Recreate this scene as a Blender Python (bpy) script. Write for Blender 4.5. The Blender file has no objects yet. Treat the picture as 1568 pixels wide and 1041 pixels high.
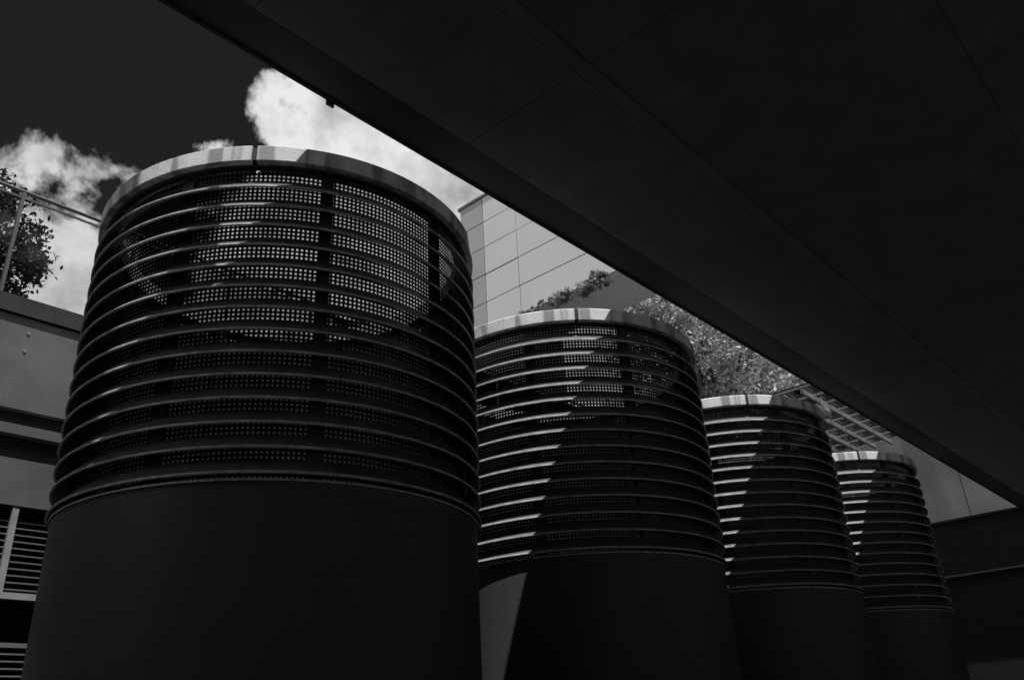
import bpy, math, random
from mathutils import Vector, Matrix
random.seed(7)
S=bpy.context.scene
ZC=1.6            # eye height
rad=math.radians
S.view_settings.view_transform='Standard'
try: S.view_settings.look='None'
except Exception: pass
S.view_settings.exposure=0

# ------------------------------------------------------------------ helpers
def empty(name,loc=(0,0,0)):
    e=bpy.data.objects.new(name,None);e.location=loc;S.collection.objects.link(e);return e
def mesh_obj(name,verts,faces,mat,parent=None,smooth=False,loc=(0,0,0)):
    me=bpy.data.meshes.new(name);me.from_pydata(verts,[],faces);me.update()
    if smooth:
        me.polygons.foreach_set('use_smooth',[True]*len(me.polygons))
    if mat: me.materials.append(mat)
    o=bpy.data.objects.new(name,me);o.location=loc;S.collection.objects.link(o)
    if parent: o.parent=parent
    return o
class MB:
    def __init__(s): s.v=[];s.f=[]
    def box(s,x0,x1,y0,y1,z0,z1):
        n=len(s.v)
        s.v+=[(x0,y0,z0),(x1,y0,z0),(x1,y1,z0),(x0,y1,z0),(x0,y0,z1),(x1,y0,z1),(x1,y1,z1),(x0,y1,z1)]
        s.f+=[(n,n+3,n+2,n+1),(n+4,n+5,n+6,n+7),(n,n+1,n+5,n+4),(n+1,n+2,n+6,n+5),(n+2,n+3,n+7,n+6),(n+3,n,n+4,n+7)]
    def strip(s,r0,z0,r1,z1,seg=128):
        n=len(s.v)
        for i in range(seg):
            a=2*math.pi*i/seg;c,k=math.cos(a),math.sin(a)
            s.v+=[(r0*c,r0*k,z0),(r1*c,r1*k,z1)]
        for i in range(seg):
            j=(i+1)%seg
            s.f.append((n+2*i,n+2*j,n+2*j+1,n+2*i+1))
    def loop(s,prof,seg=128,close=True):
        q=prof[1:]+(prof[:1] if close else [])
        for a,b in zip(prof,q): s.strip(a[0],a[1],b[0],b[1],seg)
    def tube(s,p0,p1,r0,r1,seg=8):
        p0=Vector(p0);p1=Vector(p1);d=(p1-p0).normalized()
        u=d.orthogonal().normalized();w=d.cross(u);n=len(s.v)
        for i in range(seg):
            a=2*math.pi*i/seg;q=u*math.cos(a)+w*math.sin(a)
            s.v+=[tuple(p0+q*r0),tuple(p1+q*r1)]
        for i in range(seg):
            j=(i+1)%seg;s.f.append((n+2*i,n+2*j,n+2*j+1,n+2*i+1))
        s.f.append(tuple(n+2*i for i in range(seg))[::-1]);s.f.append(tuple(n+2*i+1 for i in range(seg)))
    def obj(s,name,mat,parent=None,smooth=False): return mesh_obj(name,s.v,s.f,mat,parent,smooth)

def mat(name,base,rough=.6,metal=0.,var=.25,scale=3.,stretch=(1,1,1),bump=.0,bscale=40,spec=.5,streak=None):
    m=bpy.data.materials.new(name);m.use_nodes=True;N=m.node_tree;n=N.nodes;l=N.links
    b=n['Principled BSDF'];b.inputs['Roughness'].default_value=rough;b.inputs['Metallic'].default_value=metal
    b.inputs['Specular IOR Level'].default_value=spec
    tc=n.new('ShaderNodeTexCoord');mp=n.new('ShaderNodeMapping');mp.inputs['Scale'].default_value=stretch
    l.new(tc.outputs['Object'],mp.inputs[0])
    no=n.new('ShaderNodeTexNoise');no.inputs['Scale'].default_value=scale;no.inputs['Detail'].default_value=8;no.inputs['Roughness'].default_value=.65
    l.new(mp.outputs[0],no.inputs['Vector'])
    mr=n.new('ShaderNodeMapRange');mr.inputs['From Min'].default_value=.3;mr.inputs['From Max'].default_value=.7
    mr.inputs['To Min'].default_value=base*(1-var);mr.inputs['To Max'].default_value=min(.95,base*(1+var))
    l.new(no.outputs['Fac'],mr.inputs['Value'])
    out=mr.outputs[0]
    if streak:
        mp2=n.new('ShaderNodeMapping');mp2.inputs['Scale'].default_value=streak[0];l.new(tc.outputs['Object'],mp2.inputs[0])
        n2=n.new('ShaderNodeTexNoise');n2.inputs['Scale'].default_value=1;n2.inputs['Detail'].default_value=6;l.new(mp2.outputs[0],n2.inputs['Vector'])
        m2=n.new('ShaderNodeMapRange');m2.inputs['From Min'].default_value=.40;m2.inputs['From Max'].default_value=.52
        m2.inputs['To Min'].default_value=streak[1];m2.inputs['To Max'].default_value=1.
        l.new(n2.outputs['Fac'],m2.inputs['Value'])
        mu=n.new('ShaderNodeMath');mu.operation='MULTIPLY';l.new(out,mu.inputs[0]);l.new(m2.outputs[0],mu.inputs[1]);out=mu.outputs[0]
    cc=n.new('ShaderNodeCombineColor')
    for i in range(3): l.new(out,cc.inputs[i])
    l.new(cc.outputs[0],b.inputs['Base Color'])
    rr=n.new('ShaderNodeMapRange');rr.inputs['To Min'].default_value=max(0,rough-.1);rr.inputs['To Max'].default_value=min(1,rough+.1)
    l.new(no.outputs['Fac'],rr.inputs['Value']);l.new(rr.outputs[0],b.inputs['Roughness'])
    if bump:
        nb=n.new('ShaderNodeTexNoise');nb.inputs['Scale'].default_value=bscale;nb.inputs['Detail'].default_value=4;l.new(tc.outputs['Object'],nb.inputs['Vector'])
        bp=n.new('ShaderNodeBump');bp.inputs['Strength'].default_value=bump;bp.inputs['Distance'].default_value=.02
        l.new(nb.outputs['Fac'],bp.inputs['Height']);l.new(bp.outputs[0],b.inputs['Normal'])
    return m
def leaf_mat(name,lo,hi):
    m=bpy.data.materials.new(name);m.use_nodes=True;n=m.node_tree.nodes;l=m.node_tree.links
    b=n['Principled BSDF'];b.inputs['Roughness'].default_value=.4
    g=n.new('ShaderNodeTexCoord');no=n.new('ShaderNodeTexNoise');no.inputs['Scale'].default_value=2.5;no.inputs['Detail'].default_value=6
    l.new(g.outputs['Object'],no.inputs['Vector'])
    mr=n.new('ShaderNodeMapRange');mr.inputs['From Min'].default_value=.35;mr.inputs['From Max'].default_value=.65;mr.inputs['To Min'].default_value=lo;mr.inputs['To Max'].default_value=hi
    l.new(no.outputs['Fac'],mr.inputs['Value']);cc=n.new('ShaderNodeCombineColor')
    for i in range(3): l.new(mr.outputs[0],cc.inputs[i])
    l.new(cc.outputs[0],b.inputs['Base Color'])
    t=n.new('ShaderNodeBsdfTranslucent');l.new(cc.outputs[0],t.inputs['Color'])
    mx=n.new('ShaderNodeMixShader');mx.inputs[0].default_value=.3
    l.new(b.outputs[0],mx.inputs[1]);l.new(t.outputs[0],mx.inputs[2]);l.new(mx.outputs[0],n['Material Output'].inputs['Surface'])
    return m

M_cap =mat('weathered_concrete',.86,.8,0,.14,5,(1,1,.6),.25,60,streak=((7,7,.8),.45))
M_lou =mat('louvre_paint',.13,.36,.15,.3,4,(1,1,.4),.0)
M_edge=mat('edge_highlight',.46,.4,.0,.45,9,(1,1,.4),.0)  # pale metal lips; the lighter colour stands in for reflected sky
M_base=mat('base_paint',.085,.45,.0,.2,1.2,(1,1,.3),.03,30,spec=.25)
M_mesh=mat('mesh_steel',.03,.6,.2,.2,5)
M_sof =mat('soffit_panel',.20,.6,0,.22,2.5,(1,1,1),.08,25,spec=.3)
M_sofd=mat('soffit_recess',.08,.8)
M_sofl=mat('soffit_edge_trim',.06,.6,.0,.2,2,spec=.3)
M_sofc=mat('soffit_channel',.24,.6,.0,.2,2,spec=.3)
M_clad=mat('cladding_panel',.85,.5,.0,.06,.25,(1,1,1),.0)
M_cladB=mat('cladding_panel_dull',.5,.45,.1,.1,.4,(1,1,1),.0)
M_cladd=mat('cladding_joint',.05,.8)
M_fac =mat('facade_panel',.23,.25,.45,.3,.7,(1,1,1),.0)
M_steel=mat('canopy_steel',.28,.5,.2,.2,3)
M_blind=mat('blind_slats',.022,.5,.2,.2,3)
M_dark=mat('dark_metal',.04,.5,.2)
M_endw=mat('dark_render',.022,.8,.0,spec=.2)
M_white=mat('white_frame',.34,.5)
M_conc=mat('grey_wall',.19,.8,0,.25,.6,(1,1,1),.1,20,streak=((1,1,.15),.7))
M_under=mat('overhang_underside',.85,.6,0,.1,.8)
M_gnd =mat('paving',.13,.85,0,.3,1.5,(1,1,1),.2,30)
M_bark=mat('bark',.06,.9,0,.4,8,(1,1,.3),.6,30)
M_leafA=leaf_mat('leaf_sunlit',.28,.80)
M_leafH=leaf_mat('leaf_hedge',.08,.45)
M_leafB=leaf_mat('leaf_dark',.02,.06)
mg=bpy.data.materials.new('glass');mg.use_nodes=True;n=mg.node_tree.nodes;l=mg.node_tree.links;n.remove(n['Principled BSDF'])
t=n.new('ShaderNodeBsdfTransparent');t.inputs[0].default_value=(.92,.92,.92,1);g=n.new('ShaderNodeBsdfGlossy');g.inputs['Roughness'].default_value=.03
fr=n.new('ShaderNodeFresnel');fr.inputs[0].default_value=1.45;mx=n.new('ShaderNodeMixShader')
l.new(fr.outputs[0],mx.inputs[0]);l.new(t.outputs[0],mx.inputs[1]);l.new(g.outputs[0],mx.inputs[2]);l.new(mx.outputs[0],n['Material Output'].inputs['Surface'])
# sheet added behind the coarse mesh to dim the sky: passes under half
M_dim=bpy.data.materials.new('dimming_sheet');M_dim.use_nodes=True;n=M_dim.node_tree.nodes;l=M_dim.node_tree.links
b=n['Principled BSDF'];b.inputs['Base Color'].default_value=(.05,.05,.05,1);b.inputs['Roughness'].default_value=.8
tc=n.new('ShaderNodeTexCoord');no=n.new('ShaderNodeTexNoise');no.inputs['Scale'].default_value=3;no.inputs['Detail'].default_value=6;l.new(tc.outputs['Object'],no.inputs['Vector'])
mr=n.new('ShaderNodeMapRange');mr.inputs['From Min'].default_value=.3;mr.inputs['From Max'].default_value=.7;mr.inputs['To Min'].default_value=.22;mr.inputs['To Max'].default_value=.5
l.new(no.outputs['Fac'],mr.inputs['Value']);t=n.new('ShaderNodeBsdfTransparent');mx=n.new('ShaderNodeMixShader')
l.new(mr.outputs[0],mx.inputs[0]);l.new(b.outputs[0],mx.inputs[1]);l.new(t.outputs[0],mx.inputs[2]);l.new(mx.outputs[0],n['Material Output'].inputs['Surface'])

# ------------------------------------------------------------------ ventilation towers
R=2.0;ZT=5.071+ZC;ZL=4.896+ZC;ZB=1.929+ZC;NB=14
LT=ZL-.10
pitch=(LT-ZB-.01)/NB
D=.13
def build_tower():
    parts=[]
    m=MB();prof=[(1.955,0),(1.955,ZB-.05),(1.962,ZB-.02),(1.975,ZB-.02)]
    m.loop(prof,160,False)
    m.strip(1.975,ZB-.003,1.83,ZB+.004,160);m.strip(1.83,ZB+.004,1.83,0,160)
    parts.append(('base_drum',m,M_base,True))
    m=MB();m.strip(1.975,ZB-.02,1.975,ZB-.003,160);parts.append(('drum_edge',m,M_edge,True))
    m=MB();m2=MB()
    for i in range(NB):
        z=ZB+.03+pitch*i
        m.loop([(1.990,z+.026),(2.0-D,z+D+.02),(2.0-D-.004,z+D+.006),(1.982,z)],160,False)
        m2.loop([(1.982,z),(1.998,z-.001),(2.002,z+.006),(2.0,z+.018),(1.990,z+.026)],160,False)
    parts.append(('louvre_blades',m,M_lou,True));parts.append(('blade_noses',m2,M_edge,True))
    m=MB();rm=1.84;wz=.041;nc=int(2*math.pi*rm/wz)
    w=.0108
    for i in range(nc):
        a=2*math.pi*i/nc;da=w/rm
        p=[(rm*math.cos(a-da),rm*math.sin(a-da)),(rm*math.cos(a+da),rm*math.sin(a+da))]
        k=len(m.v);m.v+=[(*p[0],ZB),(*p[1],ZB),(*p[1],ZL),(*p[0],ZL)];m.f.append((k,k+1,k+2,k+3))
    z=ZB+.02
    while z<ZL-.02:
        m.strip(rm+.002,z-w,rm+.002,z+w,96);z+=wz
    parts.append(('wire_mesh_screen',m,M_mesh,False))
    m=MB();m.strip(1.832,ZB+.006,1.832,ZL-.004,128);parts.append(('dimming_sheet',m,M_dim,True))
    m=MB()
    for k in range(9):
        a=rad(-115+40*k);c,s=math.cos(a),math.sin(a);b=len(m.v)
        for z in (ZB,ZL):
            for (r,tt) in ((1.80,-.055),(1.868,-.055),(1.868,.055),(1.80,.055)):
                m.v.append((r*c-tt*s,r*s+tt*c,z))
        for i in range(4):
            j=(i+1)%4;m.f.append((b+i,b+j,b+4+j,b+4+i))
    parts.append(('posts',m,M_dark,False))
    m=MB();m.loop([(1.88,LT+.075),(1.94,LT+.075),(1.94,ZL-.002),(1.88,ZL-.002)],128)
    parts.append(('collar',m,M_dark,True))
    m=MB();nseg=9;per=20
    gap=[.012 if k==0 else .0015 for k in range(10)]
    for k in range(nseg):
        a0=rad(-135+40*k)+gap[k];a1=rad(-135+40*(k+1))-(gap[0] if k==8 else gap[k+1])
        prof=[(2.005,ZL+.008),(2.005,ZT-.012),(1.993,ZT),(1.80,ZT),(1.80,ZL),(1.997,ZL)]
        for pa,pb in zip(prof,prof[1:]+prof[:1]):
            b=len(m.v)
            for i in range(per+1):
                a=a0+(a1-a0)*i/per
                m.v+=[(pa[0]*math.cos(a),pa[0]*math.sin(a),pa[1]),(pb[0]*math.cos(a),pb[0]*math.sin(a),pb[1])]
            for i in range(per): m.f.append((b+2*i,b+2*i+2,b+2*i+3,b+2*i+1))
        for a in (a0,a1):
            b=len(m.v);m.v+=[(p[0]*math.cos(a),p[0]*math.sin(a),p[1]) for p in prof];m.f.append(tuple(range(b,b+6)))
    parts.append(('cap_ring',m,M_cap,True))
    m=MB();m.loop([(1.84,ZL+.02),(1.985,ZL+.02),(1.985,ZT-.02),(1.84,ZT-.02)],96)
    parts.append(('cap_joint_seal',m,M_dark,False))
    return parts
parts=build_tower();shared={}
for i,x in enumerate((4.574,9.33,13.95,18.75)):
    e=empty('ventilation_tower' if i==0 else 'ventilation_tower.%03d'%i,(x,7.129,0))
    for nm,m,mt,sm in parts:
        if nm not in shared:
            o=m.obj(nm,mt,e,sm);shared[nm]=o.data
        else:
            o=bpy.data.objects.new(nm,shared[nm]);S.collection.objects.link(o);o.parent=e

# ------------------------------------------------------------------ overhead canopy (soffit)
def z(v): return v+ZC
ZS=5.457+ZC;YE=5.106;YB=-13.
e=empty('overhead_canopy')
m=MB();m.box(-25,70,YB,YE-.012,ZS+.05,ZS+.55);m.obj('slab',M_sofd,e)
m=MB()
m.box(-25,70,4.68,YE-.009,ZS,ZS+.045)
m.obj('edge_soffit_strip',M_sofl,e)
m=MB();m.box(-25,70,YE-.008,YE+.004,ZS-.03,ZS+.6);m.obj('edge_fascia',M_sofl,e)
m=MB()
ys=[(3.30,4.674),(0.6,3.10),(-2.0,.595),(-4.6,-2.005),(-8.7,-4.605),(-12.9,-8.705)]
x=4.9-2.45*12
while x<68:
    for k,(a,b) in enumerate(ys):
        dz=random.uniform(0,.002);m.box(x+.004,x+2.45-.004,a,b,ZS+dz,ZS+.04)
    x+=2.45
m.obj('soffit_panels',M_sof,e)
m=MB();m.box(-25,70,3.108,3.292,ZS+.014,ZS+.045);m.obj('service_channel',M_sofc,e)
m=MB();m.box(3.50,3.58,YE+.006,YE+.03,ZS-.06,ZS+.02);m.obj('edge_bracket',M_dark,e)
# unseen blocker added on the canopy to keep sun off the first tower's left
e=empty('sun_blocker')
m=MB();m.box(-25,2.45,4.62,4.8,ZS+.551,z(8.5));m.box(-25,1.66,4.62,4.8,z(8.501),z(17));m.obj('blocker_panels',M_fac,e)
m=MB()
for k in range(9): m.box(-24+3*k,-23.85+3*k,4.40,4.619,ZS+.551,z(16.9))
m.obj('blocker_fins',M_dark,e)

# unseen block added to cut low left-hand sky light on the first tower
e=empty('sky_blocker')
m=MB();m.box(-14,-8,-12,7.6,0,7.0);m.obj('walls',M_fac,e)
m=MB()
for k in range(7):
    for zz in (1.0,4.2): m.box(-7.995,-7.95,-10.5+2.5*k,-9.+2.5*k,zz,zz+1.7)
m.obj('windows',M_dark,e)

# ------------------------------------------------------------------ terrace building on the left/behind
YF=10.5
e=empty('terrace_building')
m=MB();m.box(-20,33,YF+.25,24,0,z(5.04));m.obj('core',M_dark,e)
m=MB()
x=4.3-7*3.9
while x<32:
    m.box(x+.008,x+3.9-.008,YF,YF+.24,z(3.88),z(5.06));x+=3.9
x=3.0-6*1.95
while x<32:
    m.box(x+.006,x+1.95-.006,YF+.01,YF+.24,z(2.75),z(3.29));x+=1.95
m.obj('spandrel_panels',M_fac,e)
m=MB();m.box(-20,33,YF-.04,YF+.24,z(5.07),z(5.30));m.box(-20,33,YF+.1,YF+.24,z(3.30),z(3.87));m.obj('edge_channel',M_dark,e)
m=MB();m.box(-20,33,YF-.02,YF+.1,z(3.57),z(3.69));m.obj('ledge',M_fac,e)
m=MB()
x=3.27-3.9*6
while x<33:
    m.box(x,x+.07,YF+.02,YF+.15,z(-1.5),z(2.74));x+=1.3
m.box(-20,33,YF-.01,YF+.14,z(1.72),z(1.79));m.obj('window_frames',M_white,e)
m=MB()
zz=-1.4
while zz<2.68:
    if not (.95+.3<zz<1.74):
        k=len(m.v);a=z(zz);m.v+=[(-20,YF+.06,a),(33,YF+.06,a),(33,YF+.11,a+.055),(-20,YF+.11,a+.055)];m.f.append((k,k+1,k+2,k+3))
    zz+=.075
m.obj('blinds',M_blind,e)
m=MB()
for bx in (3.03,6.93,-.87):
    for bz in (4.86,4.62): m.tube((bx,YF-.012,z(bz)),(bx,YF+.01,z(bz)),.016,.016,8)
m.obj('panel_fixings',M_white,e)
e=empty('glass_balustrade')
m=MB();x=2.64-1.5*12
gl=MB()
while x<30:
    m.box(x-.02,x+.02,YF+.03,YF+.09,z(5.30),z(6.80));gl.box(x+.03,x+1.47,YF+.05,YF+.062,z(5.32),z(6.74));x+=1.5
m.tube((-18,YF+.06,z(6.82)),(31,YF+.06,z(6.82)),.025,.025,8)
m.box(-18,31,YF+.045,YF+.067,z(6.71),z(6.735))
m.obj('rail_and_posts',M_fac,e);gl.obj('glass_panes',mg,e)

# ------------------------------------------------------------------ clad building behind
XB=16.;XE=17.9
e=empty('clad_building')
m=MB();m.box(XB+.06,XE,10.16,15.7,z(10.83),z(15.3));m.obj('core',M_cladd,e)
m=MB();mb=MB()
ys=[10.10,13.44,14.75,15.72]
zs=[10.80,11.72,12.66,13.6,14.5,15.40]
for a,b in zip(ys,ys[1:]):
    for c,d in zip(zs,zs[1:]):
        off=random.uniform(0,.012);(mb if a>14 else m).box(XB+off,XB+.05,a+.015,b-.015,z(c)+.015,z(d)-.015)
xs=[XB+.06,XE]
for a,b in zip(xs,xs[1:]):
    for c,d in zip(zs,zs[1:]): m.box(a+.012,b-.012,10.10,10.15,z(c)+.012,z(d)-.012)
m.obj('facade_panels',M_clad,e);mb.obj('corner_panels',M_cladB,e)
m=MB();m.box(XB-.03,XE,10.05,15.8,z(15.41),z(15.5));m.obj('parapet',M_conc,e)
m=MB();
for a,b in zip(xs,xs[1:]):
    for c,d in ((10.16,11.9),(11.9,13.7),(13.7,15.7)): m.box(a+.01,b-.01,c+.01,d-.01,z(10.79),z(10.825))
m.obj('underside_panels',M_under,e)
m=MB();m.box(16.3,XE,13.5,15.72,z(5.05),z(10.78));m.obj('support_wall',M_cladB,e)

# ------------------------------------------------------------------ far walls, glazed canopy
e=empty('end_building')
m=MB()
for a,b in ((4.,7.75),(7.78,11.5),(11.53,16)): m.box(34,34.6,a,b,z(6.62),z(10.2))
m.obj('upper_wall',M_conc,e)
m=MB();m.box(34.4,36,-16,16,0,z(6.6));m.obj('lower_wall',M_endw,e)
m=MB();m.box(34.0,34.38,-16,16,z(4.60),z(4.66));m.obj('ledge',M_dark,e)
e=empty('glazed_canopy')
m=MB()
for y in (8.35,8.95,9.55,10.15,10.75): m.box(23.5,31,y-.04,y+.04,z(9.0),z(9.16))
for x in [23.5+.94*i for i in range(9)]: m.box(x-.03,x+.03,8.31,10.79,z(9.161),z(9.22))
m.obj('beams',M_steel,e)
gl=MB();gl.box(23.4,31.1,8.25,10.85,z(9.225),z(9.24));gl.obj('glazing',mg,e)
m=MB()
for x in (24.2,30.4): m.box(x-.06,x+.06,10.6,10.72,z(5.2),z(8.998))
m.obj('posts',M_dark,e)
e=empty('floodlight',(24.3,8.7,z(8.55)))
m=MB();m.box(-.22,.22,-.08,.08,-.18,.14);m.box(-.25,.25,-.11,-.081,-.2,.16);m.tube((0,.02,.141),(0,.02,.449),.03,.03);m.box(-.2,-.14,.081,.14,-.1,.1);m.box(.14,.2,.081,.14,-.1,.1)
m.obj('housing',M_white,e)

# ------------------------------------------------------------------ foliage
def foliage(blobs,n,size,seed):
    rnd=random.Random(seed);v=[];f=[]
    tot=sum(b[3]**2 for b in blobs)
    for (cx,cy,cz,r) in blobs:
        k=int(n*r*r/tot)
        subs=[]
        for _ in range(max(6,int(k/45))):
            d=Vector((rnd.gauss(0,1),rnd.gauss(0,1),rnd.gauss(0,1))).normalized()*r*rnd.uniform(.55,1.08)
            subs.append(Vector((cx,cy,cz))+d)
        for i in range(k):
            c=subs[rnd.randrange(len(subs))];rr=r*.24
            p=c+Vector((rnd.gauss(0,rr),rnd.gauss(0,rr),rnd.gauss(0,rr*.75)))*.75
            nrm=Vector((rnd.gauss(0,1),rnd.gauss(0,1),rnd.gauss(.7,1))).normalized()
            u=nrm.orthogonal().normalized();u.rotate(Matrix.Rotation(rnd.uniform(0,6.28),3,nrm));w=nrm.cross(u)
            s=size*rnd.uniform(.6,1.3);b=len(v)
            v+=[tuple(p-u*s),tuple(p-w*s*.5+nrm*s*.1),tuple(p+u*s),tuple(p+w*s*.5+nrm*s*.1)]
            f.append((b,b+1,b+2,b+3))
    return v,f
def tree(name,base,top,blobs,n,size,lm,tr,seed):
    e=empty(name)
    m=MB();b=Vector(base);t=Vector(top);mid=b.lerp(t,.55)+Vector((.15,.1,0))
    m.tube(b,mid,tr,tr*.75,12);m.tube(mid,t,tr*.75,tr*.4,10)
    for q in blobs:
        c=Vector(q[:3]);st=b.lerp(t,random.uniform(.6,.95));kn=st.lerp(c,.5)+Vector((0,0,.1*q[3]))
        m.tube(st,kn,tr*.35,tr*.22,7);m.tube(kn,c,tr*.22,tr*.08,6)
        for _ in range(4):
            d=Vector((random.gauss(0,1),random.gauss(0,1),random.gauss(.3,1))).normalized()*q[3]*.9
            m.tube(kn.lerp(c,random.random()),c+d,tr*.1,tr*.02,5)
    m.obj('trunk_and_limbs',M_bark,e,True)
    v,f=foliage(blobs,n,size,seed);mesh_obj('crown',v,f,lm,e)
tree('plane_tree',(25.5,12.5,0),(25.6,12.4,z(11)),
     [(21.6,12.2,z(12.9),1.3),(22.3,13.3,z(12.2),1.4),(22.8,11.6,z(11.8),1.2),(23.6,12.4,z(12.3),1.5),(25.2,11.3,z(11.9),1.7),(27,11.2,z(11.4),1.7),(24.8,13.2,z(13.4),1.7),(26.5,12.6,z(12.7),1.8),(28.5,11.6,z(11.2),1.6),(25.6,12.2,z(10.4),1.9),(28,12.8,z(10.2),1.9),(30,11.5,z(10.6),1.5),(23.8,13.6,z(11),1.6)],30000,.105,M_leafA,.3,3)
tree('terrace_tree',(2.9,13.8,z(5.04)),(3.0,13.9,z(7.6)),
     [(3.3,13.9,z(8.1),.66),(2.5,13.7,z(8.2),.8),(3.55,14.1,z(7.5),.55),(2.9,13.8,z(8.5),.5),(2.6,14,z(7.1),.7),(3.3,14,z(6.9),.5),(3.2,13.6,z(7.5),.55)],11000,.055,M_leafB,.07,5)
# planting along the lower front edge of the overhang
v,f=foliage([(XB-.07+random.uniform(-.05,.05),10.4+.24*i,z(10.74)-.16*random.random(),random.uniform(.08,.24)) for i in range(13)],6000,.03,11)
mesh_obj('hanging_hedge',v,f,M_leafH)

# ------------------------------------------------------------------ ground
g=mesh_obj('ground',[(-900,-900,0),(900,-900,0),(900,900,0),(-900,900,0)],[(0,1,2,3)],M_gnd)

# ------------------------------------------------------------------ light
el=rad(71);sx,sy=-.4,-.9165
sd=Vector((math.cos(el)*sx,math.cos(el)*sy,math.sin(el)))
L=bpy.data.lights.new('sun','SUN');L.energy=5;L.angle=rad(.5);L.color=(1,.995,.99)
lo=bpy.data.objects.new('sun',L);S.collection.objects.link(lo);lo.rotation_euler=(-sd).to_track_quat('-Z','Y').to_euler();lo.location=(0,0,40)
w=bpy.data.worlds.new('World');S.world=w;w.use_nodes=True;n=w.node_tree.nodes;l=w.node_tree.links
bg=n['Background'];bg.inputs['Strength'].default_value=.1
sky=n.new('ShaderNodeTexSky');sky.sky_type='NISHITA';sky.sun_disc=False;sky.sun_elevation=el;sky.sun_rotation=math.atan2(sx,sy)
sp=n.new('ShaderNodeSeparateColor');l.new(sky.outputs[0],sp.inputs[0])
def M(op,a,b=None,c=None):
    k=n.new('ShaderNodeMath');k.operation=op
    for i,v in enumerate((a,b,c)):
        if v is None: continue
        if isinstance(v,(int,float)): k.inputs[i].default_value=v
        else: l.new(v,k.inputs[i])
    return k.outputs[0]
dark=M('MULTIPLY',sp.outputs[0],.135)
tc=n.new('ShaderNodeTexCoord')
def noise(sc,det,rough,off=(0,0,0),dist=0):
    mp=n.new('ShaderNodeMapping');mp.inputs['Location'].default_value=off;l.new(tc.outputs['Generated'],mp.inputs[0])
    k=n.new('ShaderNodeTexNoise');k.inputs['Scale'].default_value=sc;k.inputs['Detail'].default_value=det;k.inputs['Roughness'].default_value=rough;k.inputs['Distortion'].default_value=dist
    l.new(mp.outputs[0],k.inputs['Vector']);return k.outputs['Fac']
cur=None
for c,r in (((.529,.608,.592),.20),((.480,.755,.445),.15),((.232,.851,.445),.14),((.70,.45,.55),.3),((-.9,.25,.25),.7),((.2,-.5,.84),.45)):  # includes a low cloud bank out of view, added to light cladding and drums
    k=n.new('ShaderNodeVectorMath');k.operation='DISTANCE';l.new(tc.outputs['Generated'],k.inputs[0]);k.inputs[1].default_value=Vector(c).normalized()
    d=M('SUBTRACT',1.,M('DIVIDE',k.outputs['Value'],r))
    cur=d if cur is None else M('MAXIMUM',cur,d)
cur=M('MAXIMUM',cur,-.9)
ns=noise(9.,14,.57,(3.1,1.7,.4),.2)
v=M('ADD',cur,M('MULTIPLY',M('SUBTRACT',ns,.5),2.5))
mr=n.new('ShaderNodeMapRange');mr.interpolation_type='SMOOTHSTEP';mr.inputs['From Min'].default_value=-.05;mr.inputs['From Max'].default_value=.2
l.new(v,mr.inputs['Value'])
n2=noise(11,12,.6,(7,2,5))
cl=M('MINIMUM',M('MAXIMUM',M('ADD',M('MULTIPLY',n2,19.),-2.4),1.6),8.2)
mx=n.new('ShaderNodeMix');mx.data_type='FLOAT';l.new(mr.outputs[0],mx.inputs[0]);l.new(dark,mx.inputs[2]);l.new(cl,mx.inputs[3])
cc=n.new('ShaderNodeCombineColor')
for i in range(3): l.new(mx.outputs[0],cc.inputs[i])
l.new(cc.outputs[0],bg.inputs['Color'])

# ------------------------------------------------------------------ camera
cd=bpy.data.cameras.new('camera');co=bpy.data.objects.new('camera',cd);S.collection.objects.link(co)
cd.sensor_width=36;cd.lens=1284.3018*36/1568;cd.clip_start=.05;cd.clip_end=3000
p,r,psi=.4472,-.0574,.7130
F=Vector((math.cos(p)*math.cos(psi),math.cos(p)*math.sin(psi),math.sin(p)));R0=Vector((math.sin(psi),-math.cos(psi),0));U0=R0.cross(F)
R1=R0*math.cos(r)+U0*math.sin(r);U1=-R0*math.sin(r)+U0*math.cos(r)
co.matrix_world=Matrix([[R1[0],U1[0],-F[0],0],[R1[1],U1[1],-F[1],0],[R1[2],U1[2],-F[2],ZC],[0,0,0,1]])
S.camera=co
